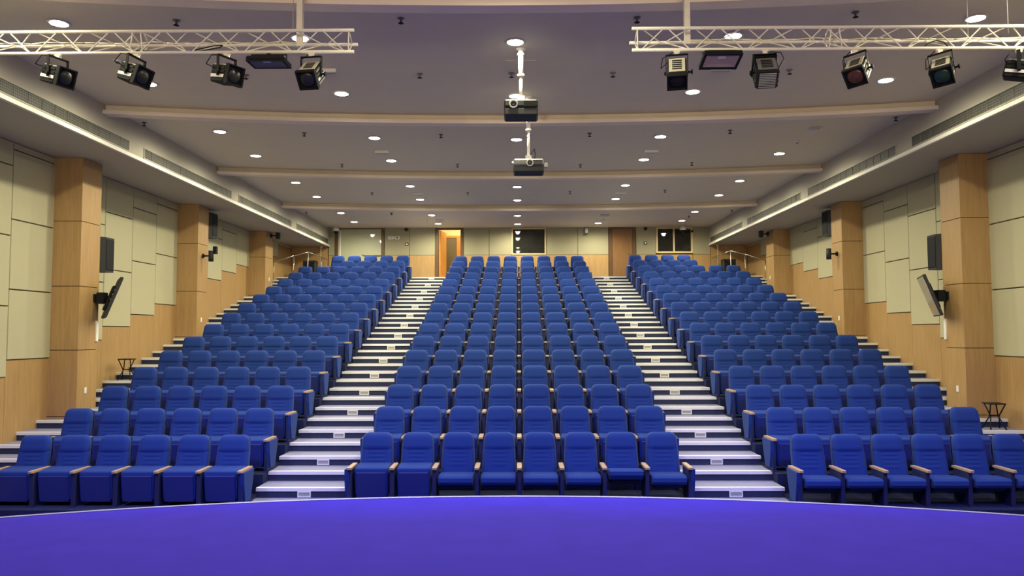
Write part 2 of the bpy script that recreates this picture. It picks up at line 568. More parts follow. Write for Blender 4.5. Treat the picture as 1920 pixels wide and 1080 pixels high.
sl = stairs(-XA1, -XA0, False, 'aisle_stairs')
sr = stairs(XA0, XA1, False, 'aisle_stairs')
stairs(-XW, -XS1, True, 'side_stairs')
stairs(XS1, XW, True, 'side_stairs')

# small framed step-light plates, one to a row, in each main aisle
pf = frame(MB(), -.095, .095, -.085, .0, .016, -.022, 0).mesh('plate_frame', M['white'])
pp = MB().box(-.079, .079, -.012, 0, -.069, -.016).box(-.06, .06, -.014, -.012, -.055, -.049).box(-.06, .06, -.014, -.012, -.038, -.032).mesh('plate_louver', M['grey_light'])
for s, nm in ((-1, 'left'), (1, 'right')):
    for i in range(ROWS):
        k = 2 * i
        t = thing('step_light', 'small framed step light in the riser, %s row, %s aisle' % (ORD[i], nm), 'step light',
                  (s * 3.07, step_y(k) - .001, step_z(k) - .046), group='step lights in the aisle risers')
        link('plate_frame', pf, t)
        link('plate_louver', pp, t)

# ================================================================== STAGE
STR = 11.4


def stage_front(x):
    return 7.10 - (STR - math.sqrt(max(0, STR * STR - x * x)))


pts = [(-XW, Y0)]
NX = 48
edge = [(-XW + 2 * XW * i / NX, stage_front(-XW + 2 * XW * i / NX)) for i in range(NX + 1)]
struct(MB().prism([(-XW, Y0)] + edge[0:] + [(XW, Y0)], 0, STAGE, 'z').build('floor_stage', M['stage']))
mb = MB()
vs, fs = [], []
for (x, y) in edge:
    vs += [(x, y - .03, STAGE), (x, y + .015, STAGE - .04), (x, y + .015, STAGE + .006), (x, y - .03, STAGE + .006)]
for i in range(NX):
    a, b = 4 * i, 4 * i + 4
    for j in range(4):
        q = (j + 1) % 4
        fs.append((a + j, b + j, b + q, a + q))
struct(mb.add(vs, fs).build('trim_5', M['stage_edge']))

# ================================================================== SEATS
def lean(z):
    return -.15 + .15 * (z - .26) / .634


def backrest_mesh():
    """upholstered back: rounded shoulders, bolsters, headrest seam and three lumbar ribs"""
    NU, NV = 14, 22
    z0, z1 = .26, .894
    H = z1 - z0
    def half(z):
        t = (z - z0) / H
        w = .247 - .030 * t * t
        r = .085
        if z > z1 - r:
            dz = z - (z1 - r)
            w -= r - math.sqrt(max(0, r * r - dz * dz))
        return w
    front, back = [], []
    vlist = [0, .08, .16, .22] + [.25 + .0175 * i for i in range(23)] + [.66, .68, .74, .80, .86, .91, .95, .98, 1.0]
    for v in vlist:
        z = z0 + H * v
        w = half(z)
        for i in range(NU + 1):
            u = -1 + 2 * i / NU
            x = w * u
            e = 1 - abs(u) ** 6
            top = 1 - max(0, (v - .88) / .12) ** 2
            d = .050 * (e ** .5) * (.35 + .65 * top ** .5)
            if abs(u) > .62:
                d += .012 * math.sin((abs(u) - .62) / .38 * PI) * (1 if v < .62 else .3)
            if v > .64:
                d += .020 * min(1, (v - .64) / .035) * e * (top ** .5)
            if abs(u) < .55 and .26 < v < .62:
                d += (.010 * abs(math.sin((v - .26) / .36 * PI * 4)) ** .6 - .004) * (1 - (abs(u) / .55) ** 4)
            front.append((x, lean(z) - d, z))
            back.append((x * .97, lean(z) + .035 * (e ** .5) * top ** .5, z))
    n = NU + 1
    rows_ = len(vlist)
    vs = front + back
    o = len(front)
    fs = []
    for j in range(rows_ - 1):
        for i in range(NU):
            a = j * n + i
            fs.append((a, a + 1, a + n + 1, a + n))
            fs.append((o + a, o + a + n, o + a + n + 1, o + a + 1))
    for j in range(rows_ - 1):
        a, b = j * n, (j + 1) * n
        fs.append((a, b, o + b, o + a))
        a, b = j * n + NU, (j + 1) * n + NU
        fs.append((a, o + a, o + b, b))
    for i in range(NU):
        fs.append((i, o + i, o + i + 1, i + 1))
        a = (rows_ - 1) * n + i
        fs.append((a, a + 1, o + a + 1, o + a))
    m = MB().add(vs, fs, True)
    return m.mesh('backrest', M['seat'])


def cushion_mesh(prof, w0, w1, name, mat):
    """cushion swept across x with rounded ends; profile in (y,z)"""
    cy = sum(p[0] for p in prof) / len(prof)
    cz = sum(p[1] for p in prof) / len(prof)
    vs, fs = [], []
    n = len(prof)
    cuts = [(-1, .86), (-.97, .955), (-.9, 1), (0, 1.0), (.9, 1), (.97, .955), (1, .86)]
    for (u, sc) in cuts:
        for (y, z) in prof:
            t = (z - min(p[1] for p in prof)) / (max(p[1] for p in prof) - min(p[1] for p in prof))
            w = w0 + (w1 - w0) * t
            vs.append((u * w, cy + (y - cy) * sc, cz + (z - cz) * sc))
    for j in range(len(cuts) - 1):
        for i in range(n):
            k = (i + 1) % n
            fs.append((j * n + i, j * n + k, (j + 1) * n + k, (j + 1) * n + i))
    fs.append(tuple(range(n))[::-1])
    fs.append(tuple((len(cuts) - 1) * n + i for i in range(n)))
    return MB().add(vs, fs, False).mesh(name, mat)


BACK = backrest_mesh()
SHELL = MB().prism([(-.10, .24), (.045, .62), (.04, .85), (.055, .85), (.06, .62), (-.085, .22)], -.20, .20, 'x').mesh('back_shell', M['seat_under'])
UP_PROF = [(-.20, .06), (-.45, .05), (-.505, .08), (-.535, .42), (-.53, .455), (-.505, .472), (-.26, .492), (-.19, .485), (-.165, .45)]
CUSH_UP = cushion_mesh(UP_PROF, .222, .236, 'seat_cushion', M['seat'])
UNDER_UP = MB().prism([(-.505, .07), (-.545, .41), (-.55, .40), (-.512, .06)], -.20, .20, 'x').mesh('seat_base', M['seat_under'])
DOWN_PROF = [(-.13, .25), (-.55, .235), (-.62, .25), (-.645, .29), (-.64, .345), (-.60, .372), (-.35, .368), (-.13, .345)]
CUSH_DOWN = cushion_mesh(DOWN_PROF, .236, .242, 'seat_cushion', M['seat'])
UNDER_DOWN = MB().prism([(-.14, .19), (-.52, .19), (-.58, .235), (-.14, .25)], -.20, .20, 'x').mesh('seat_base', M['seat_under'])
MID_PROF = [(-.13, .27), (-.50, .29), (-.58, .32), (-.62, .38), (-.615, .43), (-.57, .45), (-.35, .43), (-.13, .39)]
CUSH_MID = cushion_mesh(MID_PROF, .232, .240, 'seat_cushion', M['seat'])
UNDER_MID = MB().prism([(-.14, .20), (-.48, .24), (-.56, .29), (-.14, .26)], -.20, .20, 'x').mesh('seat_base', M['seat_under'])
STAND = MB().box(-.030, .030, -.57, -.20, 0.012, .455, bevel=.008).box(-.04, .04, -.60, -.16, 0, .014).mesh('arm_stand', M['stand'])
ARM = MB().prism([(-.032, -.60), (-.034, -.30), (-.030, -.17), (.030, -.17), (.034, -.30), (.032, -.60), (.022, -.62), (-.022, -.62)], .455, .482, 'z').mesh('armrest', M['wood_arm'])
ENDP = MB().prism([(-.60, .455), (-.585, .30), (-.53, .06), (-.33, .06), (-.24, .30), (-.20, .455)], -.028, .028, 'x').mesh('end_panel', M['seat'])


def seat(x, y, z, label, group, state, pitch_, left_end, right_end, last):
    """left_end/right_end: None, 'stand' or 'panel'; each seat carries the arm on its left, the last one both"""
    t = thing('auditorium_seat', label, 'seat', (x, y, z), group=group)
    link('backrest', BACK, t)
    link('back_shell', SHELL, t)
    c, u = {'up': (CUSH_UP, UNDER_UP), 'down': (CUSH_DOWN, UNDER_DOWN), 'mid': (CUSH_MID, UNDER_MID)}[state]
    link('seat_cushion', c, t)
    link('seat_base', u, t)
    for sx, kind in ((-pitch_ / 2, left_end), (pitch_ / 2, right_end)):
        if not kind:
            continue
        st = link('arm_stand', STAND, t, (sx, 0, 0))
        if kind == 'panel':
            link('end_panel', ENDP, t, (sx + (.035 if sx < 0 else -.035) * -1, 0, 0))
        link('armrest', ARM, t, (sx, 0, 0))
    return t


STATE = {'up': 'with seat folded up', 'down': 'with seat folded down', 'mid': 'with seat half raised'}
CP, SP = .5897, .569
for i in range(1, ROWS + 1):
    rown = 'front row' if i == 1 else ('back row' if i == ROWS else ORD[i - 1] + ' row')
    # centre block
    for j in range(8):
        st = 'up'
        if i == 1 and j >= 2:
            st = 'mid' if j == 6 else 'down'
        lab = 'blue seat %s, %s of centre block, %s from left' % (STATE[st] if i == 1 else 'with wooden armrest', rown, ORD[j])
        seat((j - 3.5) * CP, row_y(i), row_z(i), lab, 'seats in the centre block', st, CP,
             'panel' if j == 0 else 'stand', 'panel' if j == 7 else None, j == 7)
    # side blocks, counted from the main aisle outwards
    for s, nm in ((-1, 'left'), (1, 'right')):
        n = 6
        if i == 15:
            n = 4
        if i == 16:
            n = 5 if s < 0 else 4
        for j in range(n):
            st = 'down' if (i == 1 and s > 0) else 'up'
            lab = 'blue seat %s, %s of %s block, %s from aisle' % (STATE[st] if i == 1 else 'with wooden armrest', rown, nm, ORD[j])
            inner, outer = ('panel' if j == 0 else 'stand'), ('panel' if j == n - 1 else None)
            seat(s * (4.07 + j * SP), row_y(i, True), row_z(i), lab, 'seats in the %s block' % nm, st, SP,
                 outer if s < 0 else inner, inner if s < 0 else outer, j == n - 1)

# ================================================================== CEILING FITTINGS
RING = MB().lathe([(.115, 0), (.14, -.004), (.14, -.012), (.115, -.014)], 20).mesh('trim_ring', M['white'])
DISC = MB().lathe([(.114, -.013), (.07, -.02)], 20).mesh('diffuser', M['lamp_on'])
DISC_OFF = MB().lathe([(.114, -.013), (.07, -.02)], 20).mesh('diffuser', M['lamp_off'])
LROWS = [10.14, 12.50, 15.36, 17.40, 20.43, 22.50, 25.50, 27.50]
LCOLS = [-5.75, -2.87, -.04, 2.82, 5.68]
CNAME = ['far left', 'inner left', 'middle', 'inner right', 'far right']
for a, yc in enumerate(LROWS):
    for b, x in enumerate(LCOLS):
        y = yc - .71 * (x / 5.72) ** 2
        if a == 6 and b == 3:
            continue
        off = (a == 2 and b == 4)
        t = thing('ceiling_downlight', '%s round ceiling downlight, %s row from the stage, %s column' % ('unlit' if off else 'lit', ORD[a], CNAME[b]),
                  'downlight', (x, y, ZC), group='downlights in the ceiling')
        link('trim_ring', RING, t)
        link('diffuser', DISC_OFF if off else DISC, t)
        if not off:
            spot('downlight_lamp', (x, y, ZC - .045), (x, y, 0), SPOT_W, SPOT_COLOR, 177, .62, .07)
# the same downlights go on above the stage, out of view
for yc in (7.6, 5.2):
    for x in LCOLS[::2]:
        spot('downlight_lamp', (x, yc, ZC - .045), (x, yc, 0), SPOT_W * .8, SPOT_COLOR, 177, .62, .07)

SPR = MB().lathe([(.045, 0), (.045, -.008), (.02, -.012), (.012, -.05), (.012, -.06)], 12).mesh('sprinkler_base', M['grey'])
SPD = MB().lathe([(.012, -.058), (.035, -.062), (.035, -.066), (.01, -.07)], 12).mesh('deflector', M['black'])
SPRINK = [(-4.25, 9.37), (-1.45, 9.35), (1.47, 9.37), (4.11, 9.25), (-4.1, 11.4), (-1.48, 11.4), (-.1, 11.4), (1.42, 11.4), (4.03, 11.32), (-6.9, 14.0), (-4.16, 14.79),
          (-1.52, 14.96), (1.39, 14.93), (4.08, 14.75), (6.85, 13.9), (-4.07, 17.6), (-1.41, 17.66), (1.43, 17.72), (3.98, 17.6),
          (-4.06, 21.2), (-1.41, 21.26), (1.42, 21.17), (4.0, 21.0), (-6.84, 24.65), (-4.12, 24.83), (6.8, 24.55), (5.7, 25.77)]
rows_s = {}
for x, y in SPRINK:
    rows_s.setdefault(round(y / 1.6), []).append((x, y))
for a, key in enumerate(sorted(rows_s)):
    for b, (x, y) in enumerate(sorted(rows_s[key])):
        t = thing('fire_sprinkler', 'small steel ceiling sprinkler, %s of its line from left, %s line from the stage' % (ORD[b], ORD[a]), 'sprinkler',
                  (x, y, ZC), group='sprinklers in the ceiling')
        link('sprinkler_base', SPR, t)
        link('deflector', SPD, t)

EBOX = [(-2.83, 11.19, 'beside the left truss'), (2.97, 11.19, 'beside the right truss'), (-2.92, 16.32, 'left, behind the second rib'), (2.84, 16.38, 'right, behind the second rib'),
        (-2.83, 21.31, 'left, behind the third rib'), (2.84, 21.36, 'right, behind the third rib'), (2.84, 25.34, 'right, between the last lamps'),
        (-2.71, 26.40, 'left, before the back wall'), (2.83, 26.42, 'right, before the back wall')]
eb = MB().box(-.15, .15, -.05, .05, -.055, 0, bevel=.008).mesh('housing', M['white'])
ed = MB().box(-.135, .135, -.038, .038, -.063, -.053, bevel=.004).mesh('diffuser', M['grey_light'])
for x, y, wh in EBOX:
    t = thing('emergency_light', 'flat white emergency light box on the ceiling, ' + wh, 'emergency light', (x, y, ZC), group='emergency light boxes')
    link('housing', eb, t)
    link('diffuser', ed, t)
for (x, y, wh) in ((-5.7, 10.74, 'above the left truss lamps'), (5.68, 15.61, 'by the unlit downlight')):
    t = thing('smoke_detector', 'round white smoke detector on the ceiling ' + wh, 'smoke detector', (x, y, ZC))
    MB().lathe([(.055, 0), (.06, -.02), (.045, -.035)], 16).build('base', M['white'], t)
    MB().lathe([(.03, -.034), (.022, -.052)], 12).build('sensor', M['grey'], t)
for (x, wh) in ((-6.68, 'left, in front of the framed board'), (5.98, 'right, in front of the two-pane window')):
    t = thing('dome_camera', 'white dome camera hanging from the ceiling ' + wh, 'camera', (x, 28.05, ZC))
    MB().lathe([(.05, 0), (.05, -.03), (.10, -.05), (.125, -.14), (.11, -.17)], 16).build('housing', M['white'], t)
    MB().lathe([(.085, -.168), (.075, -.22), (.03, -.25)], 16).build('dome', M['black'], t)

# air grilles in the bulkheads
for s, nm in ((-1, 'left'), (1, 'right')):
    for n, (a, b) in enumerate(((4.2, 8.75), (9.25, 13.72), (14.26, 18.68), (19.16, 23.66), (24.20, 28.30))):
        if n == 0:
            continue
        t = thing('air_grille', 'long grey mesh air grille, %s from the stage, in the %s bulkhead' % (ORD[n - 1], nm), 'air grille',
                  (s * XB, a, ZS + .075), group='air grilles')
        L = b - a
        x0, x1 = sorted((0, -s * .016))
        fm = MB()
        for (ya, yb, za, zb) in ((0, L, 0, .018), (0, L, .192, .21), (0, .02, .018, .192), (L - .02, L, .018, .192)):
            fm.box(x0, x1, ya, yb, za, zb)
        fm.build('grille_frame', M['bulkhead'], t)
        xa, xb = sorted((0, -s * .005))
        MB().box(xa, xb, .02, L - .02, .018, .192).build('mesh_sheet', M['grille'], t)
        bar = MB().box(*sorted((0, -s * .012)), -.003, .003, .018, .192).mesh('divider', M['grey'])
        for q in range(1, 14):
            link('divider', bar, t, (0, L * q / 14, 0))

# ================================================================== TRUSSES
def truss(x0, x1, label, dirx, doubles):
    t = thing('lighting_truss', label, 'truss', (0, 8.2, 5.525))
    P = {'a': (0, .238), 'b': (0, 0), 'c': (.195, .152)}
    ends = {'a': 0.0, 'b': .02, 'c': -.02}
    for k, (y, z) in P.items():
        xx0, xx1 = (x0, x1 - dirx * 0) if dirx < 0 else (x0, x1)
        MB().tube((xx0, y, z), (xx1, y, z), .018, 10).build('chord', M['truss'], t)
    half = .285
    n = int(abs(x1 - x0) / half)
    faces_ = (('b', 'a'), ('b', 'c'), ('a', 'c'))
    xa = x0 if dirx > 0 else x1
    for (p, q) in faces_:
        for i in range(n):
            xs_, xe = xa + dirx * (half * i + .10), xa + dirx * (half * (i + 1) + .06)
            A, B = (P[p], P[q]) if i % 2 == 0 else (P[q], P[p])
            MB().tube((xs_, A[0], A[1]), (xe, B[0], B[1]), .0068, 6, smooth=False).build('brace', M['truss'], t)
        MB().tube((xa + dirx * .06, *P[p]), (xa + dirx * .06, *P[q]), .0068, 6).build('brace', M['truss'], t)
        for xd in doubles:
            for e in (-.07, .07):
                MB().tube((xd + e, *P[p]), (xd + e * .6, *P[q]), .0068, 6).build('brace', M['truss'], t)
    return t


HZ = ZC - 5.525
tl = truss(-6.9, -1.78, 'white triangular lighting truss hanging on the left above the front seats', -1, (-4.15,))
MB().box(-2.46, -2.395, .17, .235, .13, HZ).build('hanger', M['truss'], tl)
MB().tube((-2.475, .10, .2), (-2.475, .10, HZ), .004, 6).build('safety_wire', M['grey_light'], tl)
tr = truss(1.23, 6.9, 'white triangular lighting truss hanging on the right above the front seats', 1, (3.42,))
MB().box(1.84, 1.90, .17, .235, .13, HZ).build('hanger', M['truss'], tr)
MB().tube((5.34, .10, .2), (5.34, .10, HZ), .004, 6).build('safety_wire', M['grey_light'], tr)
MB().tube((4.95, .18, .15), (4.95, .18, HZ), .004, 6).build('safety_wire', M['grey_light'], tr)
# cables lying in the trusses
def wavy(x0, x1, y, z, amp, n=14, seed=1):
    rr = random.Random(seed)
    return [(x0 + (x1 - x0) * i / n, y + rr.uniform(-.02, .02), z + rr.uniform(-amp, amp)) for i in range(n + 1)]
MB().path(wavy(-3.9, -2.45, .17, .17, .012, seed=2), .007, 6).path(wavy(-6.9, -3.9, .16, .17, .010, 20, seed=8), .006, 6).build('power_cable', M['truss'], tl)
MB().path([(-4.15, .0, .025), (-3.9, .02, .025), (-3.65, .03, .018), (-3.45, .03, .03), (-3.25, .03, .065), (-3.22, .03, .09), (-3.32, .03, .085), (-3.6, .03, .02)], .006, 6).build('black_cable', M['black'], tl)
MB().path(wavy(1.9, 6.9, .17, .175, .012, 26, seed=4), .007, 6).build('power_cable', M['truss'], tr)
MB().path([(4.35, 0, .0), (4.42, 0, .06), (4.50, 0, .085), (4.58, 0, .07), (4.62, 0, .02)], .006, 6).build('black_cable', M['black'], tr)


# ================================================================== STAGE LAMPS ON THE TRUSSES
def fresnel(x, label, yawd, pitchd, lens='lens', body='black', side_mat='black', rear=False, rolld=0.0, drop=.235, stripe=True, top='cream', size=1.0):
    """hangs from the lower truss chord; local -y is the beam"""
    t = thing('stage_lamp', label, 'stage lamp', (x, 8.2, 5.507), group='stage lamps on the trusses')
    Y = Matrix.Rotation(math.radians(yawd), 4, 'Z') @ Matrix.Rotation(math.radians(rolld), 4, 'Y')
    pv = Matrix.Translation((0, 0, -drop)) 
    T = Y @ pv
    B = T @ Matrix.Rotation(math.radians(pitchd), 4, 'X') @ Matrix.Scale(size, 4)
    w, hh, dd = .096, .093, .14
    MB().box(-w, w, -dd + .03, dd, -hh, hh, T=B, bevel=.012).build('body', M[body], t)
    fr = MB()
    for (a, b, c, d) in ((-.108, .108, .09, .106), (-.108, .108, -.106, -.09), (-.108, -.092, -.09, .09), (.092, .108, -.09, .09)):
        fr.box(a, b, -dd - .015, -dd + .035, c, d, T=B)
    fr.box(-.092, .092, -dd + .012, -dd + .03, -.09, .09, T=B)
    fr.build('front_frame', M['black'], t)
    prof = [(.001, .028), (.04, .024), (.07, .012), (.082, 0)]
    LT = B @ Matrix.Translation((0, -dd + .012, 0)) @ Matrix.Rotation(PI / 2, 4, 'X')
    MB().lathe([(.085, -.002), (.085, .004), (.07, .014), (.04, .024), (.004, .028)], 20, T=LT).build('lens', M[lens], t)
    # vented top plate
    tp = MB().box(-.085, .085, -.08, .115, hh - .002, hh + .006, T=B).build('top_plate', M[top], t)
    v = MB()
    for q in range(5):
        v.box(-.05, .05, -.05 + q * .03, -.033 + q * .03, hh + .006, hh + .009, T=B)
    v.build('vent_slots', M['black'], tp)
    sm = MB()
    for sx in (-1, 1):
        for q in range(4):
            xs = sorted((sx * w, sx * (w + .006)))
            sm.box(xs[0], xs[1], -.08, .12, -.085 + q * .045, -.063 + q * .045, T=B)
    sm.build('cooling_fins', M[side_mat], t)
    if stripe:
        sp = MB()
        for sx in (-1, 1):
            xs = sorted((sx * (w + .006), sx * (w + .008)))
            sp.box(xs[0], xs[1], -.085, .125, -.045, -.012, T=B)
        sp.build('side_stripe', M['white'], t)
    if rear:
        lv = MB()
        for q in range(9):
            lv.box(-.075, .075, dd, dd + .006, -.075 + q * .017, -.068 + q * .017, T=B)
        lv.build('rear_louvers', M['grey_light'], t)
    yk = MB()
    for sx in (-1, 1):
        yk.box(sx * .114 - .004, sx * .114 + .004, -.018, .018, -.03, drop - .035, T=T)
    yk.box(-.118, .118, -.018, .018, drop - .043, drop - .033, T=T)
    yk.build('yoke', M['black'], t)
    MB().tube((.114, 0, 0), (.16, 0, 0), .012, 8, T=T).tube((.15, 0, 0), (.165, 0, 0), .026, 10, T=T).tube((-.114, 0, 0), (-.135, 0, 0), .02, 8, T=T).build('tilt_knob', M['black'], t)
    MB().box(-.025, .025, -.02, .02, -.035, -.004).box(-.035, .035, -.012, .012, -.012, 0).build('clamp', M['truss'], t)
    MB().path([tuple(B @ Vector((-.06, dd, .06))), tuple(T @ Vector((-.17, .12, .10))), tuple(T @ Vector((-.15, .06, .19))), (-.04, .01, -.008)], .005, 6).build('lamp_cable', M['black'], t)
    return t


# lamp yaw: 0 looks straight at the stage (-y), positive turns towards +x
fresnel(-5.00, 'black stage lamp, outermost on the left truss, turned sideways', 68, 16)
fresnel(-4.14, 'black stage lamp, second from the left on the left truss, in front of a downlight', 68, 18, rolld=6)
fresnel(-3.16, 'black stage lamp, third on the left truss, dark lens with two pale side patches', 60, 12)
fresnel(-2.24, 'black stage lamp, innermost on the left truss, tipped down towards the stage', -8, 42, side_mat='grey')
fresnel(1.71, 'black stage lamp, innermost on the right truss, cream vented top, tipped steeply down', -11, 62, lens='black', stripe=False)
fresnel(2.66, 'black stage lamp on the right truss seen from its louvred rear', 172, -48, rear=True, stripe=False, top='grey', size=1.16)
fresnel(3.62, 'black stage lamp with an amber gel on the right truss', -42, 42, lens='lens_amber', side_mat='cream', rolld=-6)
fresnel(4.53, 'black stage lamp with a green gel on the right truss', -38, 42, lens='lens_green', rolld=-6)
fresnel(5.38, 'black stage lamp at the far right end of the right truss', 55, 16)


def flood(x, label, pitchd, glass, rolld=0, yawd=0):
    t = thing('flood_lamp', label, 'flood lamp', (x, 8.2, 5.507), group='flat flood lamps on the trusses')
    B = Matrix.Translation((0, 0, -.10)) @ Matrix.Rotation(math.radians(yawd), 4, 'Z') @ Matrix.Rotation(math.radians(pitchd), 4, 'X')
    # local -y is the glass side
    MB().box(-.205, .205, -.01, .035, -.145, .145, T=B, bevel=.012).box(-.15, .15, .03, .06, -.10, .10, T=B).build('housing', M['black'], t)
    fm = MB()
    for (a, b, c, d) in ((-.205, .205, .12, .145), (-.205, .205, -.145, -.10), (-.205, -.175, -.10, .12), (.175, .205, -.10, .12)):
        fm.box(a, b, -.022, -.008, c, d, T=B)
    fm.build('front_frame', M['black'], t)
    rf = MB()
    rf.add([(-.175, -.020, -.10), (.175, -.020, -.10), (.175, -.020, .12), (-.175, -.020, .12), (-.13, -.011, -.06), (.13, -.011, -.06), (.13, -.011, .10), (-.13, -.011, .10)],
           [(0, 1, 5, 4), (1, 2, 6, 5), (2, 3, 7, 6), (3, 0, 4, 7), (4, 5, 6, 7)], T=B)
    rf.build('reflector', M[glass], t)
    MB().box(-.04, .04, -.0135, -.0105, .05, .085, T=B).build('lamp_chip', M['white'], t)
    yk = MB()
    for sx in (-1, 1):
        yk.box(sx * .19 - .003, sx * .19 + .003, -.012, .012, -.10, -.012)
    yk.box(-.193, .193, -.012, .012, -.016, -.010).box(-.02, .02, -.02, .02, -.012, 0)
    yk.build('bracket', M['black'], t)
    MB().path([(-.12, .04, -.08), (-.06, .03, -.03), (.0, .0, -.012)], .004, 6).build('lamp_cable', M['black'], t)
    return t


flood(-2.70, 'flat black flood lamp on the left truss, glass almost edge-on', 92, 'flood_glass_dark')
flood(2.18, 'flat black flood lamp on the right truss with pinkish reflector', 76, 'flood_glass')


# ================================================================== PROJECTORS
def projector(x, y, zb, w, hgt, label, pole_label, lens_x, body, light_top):
    p = thing('projector', label, 'projector', (x, y, zb))
    MB().box(-w / 2, w / 2, -.17, .17, 0, hgt * .5, bevel=.02).build('lower_case', M['black_soft'], p)
    MB().box(-w / 2, w / 2, -.172, .172, hgt * .5, hgt, bevel=.025).build('upper_case', M[body], p)
    LT = Matrix.Translation((lens_x, -.17, hgt * .66)) @ Matrix.Rotation(PI / 2, 4, 'X')
    l = MB().lathe([(.058, -.01), (.058, .035), (.045, .04), (.042, .02)], 20, T=LT).build('lens_ring', M['grey_light'], p)
    MB().lathe([(.042, .018), (.02, .028), (.003, .03)], 20, T=LT).build('lens', M['lens'], l)
    v = MB()
    for q in range(4):
        v.box(w * .08 + lens_x * .0, w * .44, -.178, -.170, hgt * (.56 + q * .09), hgt * (.60 + q * .09))
    v.build('vent_slats', M['black'], p)
    MB().box(-.05, .05, -.05, .05, hgt, hgt + .08).box(-.10, .10, -.015, .015, hgt, hgt + .03).build('mount', M['grey_light'], p)
    L = ZC - (zb + hgt + .06)
    pm = MB().tube((0, 0, hgt + .06), (0, 0, hgt + .06 + L * .45), .024, 12).tube((0, 0, hgt + .06 + L * .45), (0, 0, hgt + .06 + L), .036, 12)
    for f in (.43, .86):
        pm.tube((0, 0, hgt + .06 + L * f), (0, 0, hgt + .06 + L * f + .03), .05, 12)
    pm.build('pole', M['white'], p)
    MB().lathe([(.075, ZC - zb), (.075, ZC - zb - .02), (.04, ZC - zb - .03)], 14).build('ceiling_plate', M['white'], p)
    return p


p1 = projector(.035, 10.40, 5.395, .46, .225, 'black ceiling projector nearest the stage on a bright white pole', '', -.10, 'black_soft', True)
p2 = projector(.165, 12.60, 5.085, .50, .225, 'grey and black ceiling projector behind the first one on a long white pole', '', .02, 'grey', True)
MB().path([(.03, 0, .30), (.05, -.01, .36), (.10, .0, .42), (.11, 0, .33), (.10, .02, .24)], .007, 6).path([(-.03, -.03, .60), (.03, -.03, .64)], .006, 6).path([(-.03, -.03, .90), (.03, -.03, .93)], .006, 6).build('cable', M['black'], p2)
MB().box(.25, .31, -.13, -.06, .09, .16, bevel=.005).build('receiver', M['grey_light'], p2)
tt = MB().box(-.175, .255, 10.85, 11.30, ZC - .006, ZC + .002).build('access_hatch', M['ceiling'])
tag(tt, 'flush square access hatch in the ceiling behind the first projector pole', 'hatch')

# ================================================================== THINGS ON THE COLUMNS AND WALLS
def wall_speaker(s, y0, y1, z0, z1, x0, x1, label):
    xc = s * (x0 + x1) / 2
    t = thing('wall_speaker', label, 'speaker', (xc, (y0 + y1) / 2, z0))
    w, d, h_ = abs(x1 - x0), y1 - y0, z1 - z0
    c = .07
    MB().prism([(-w / 2, -d / 2 + c), (-w / 2 + c, -d / 2), (w / 2 - c, -d / 2), (w / 2, -d / 2 + c), (w / 2, d / 2), (-w / 2, d / 2)], 0, h_, 'z').build('cabinet', M['black_soft'], t)
    xs = sorted((-s * w / 2, -s * (w / 2 + .012)))
    MB().box(xs[0], xs[1], -d / 2 + c, d / 2 - .02, .04, h_ - .04).build('speaker_grille', M['black'], t)
    MB().box(-.06, .06, -d / 2 - .012, -d / 2 + .01, h_ * .42, h_ * .56).build('handle_cup', M['black'], t)
    xb = sorted((s * w / 2, s * (XW - .02 - abs(xc))))
    MB().box(xb[0], xb[1], -.03, .03, h_ * .45, h_ * .55).build('bracket', M['black'], t)
    return t


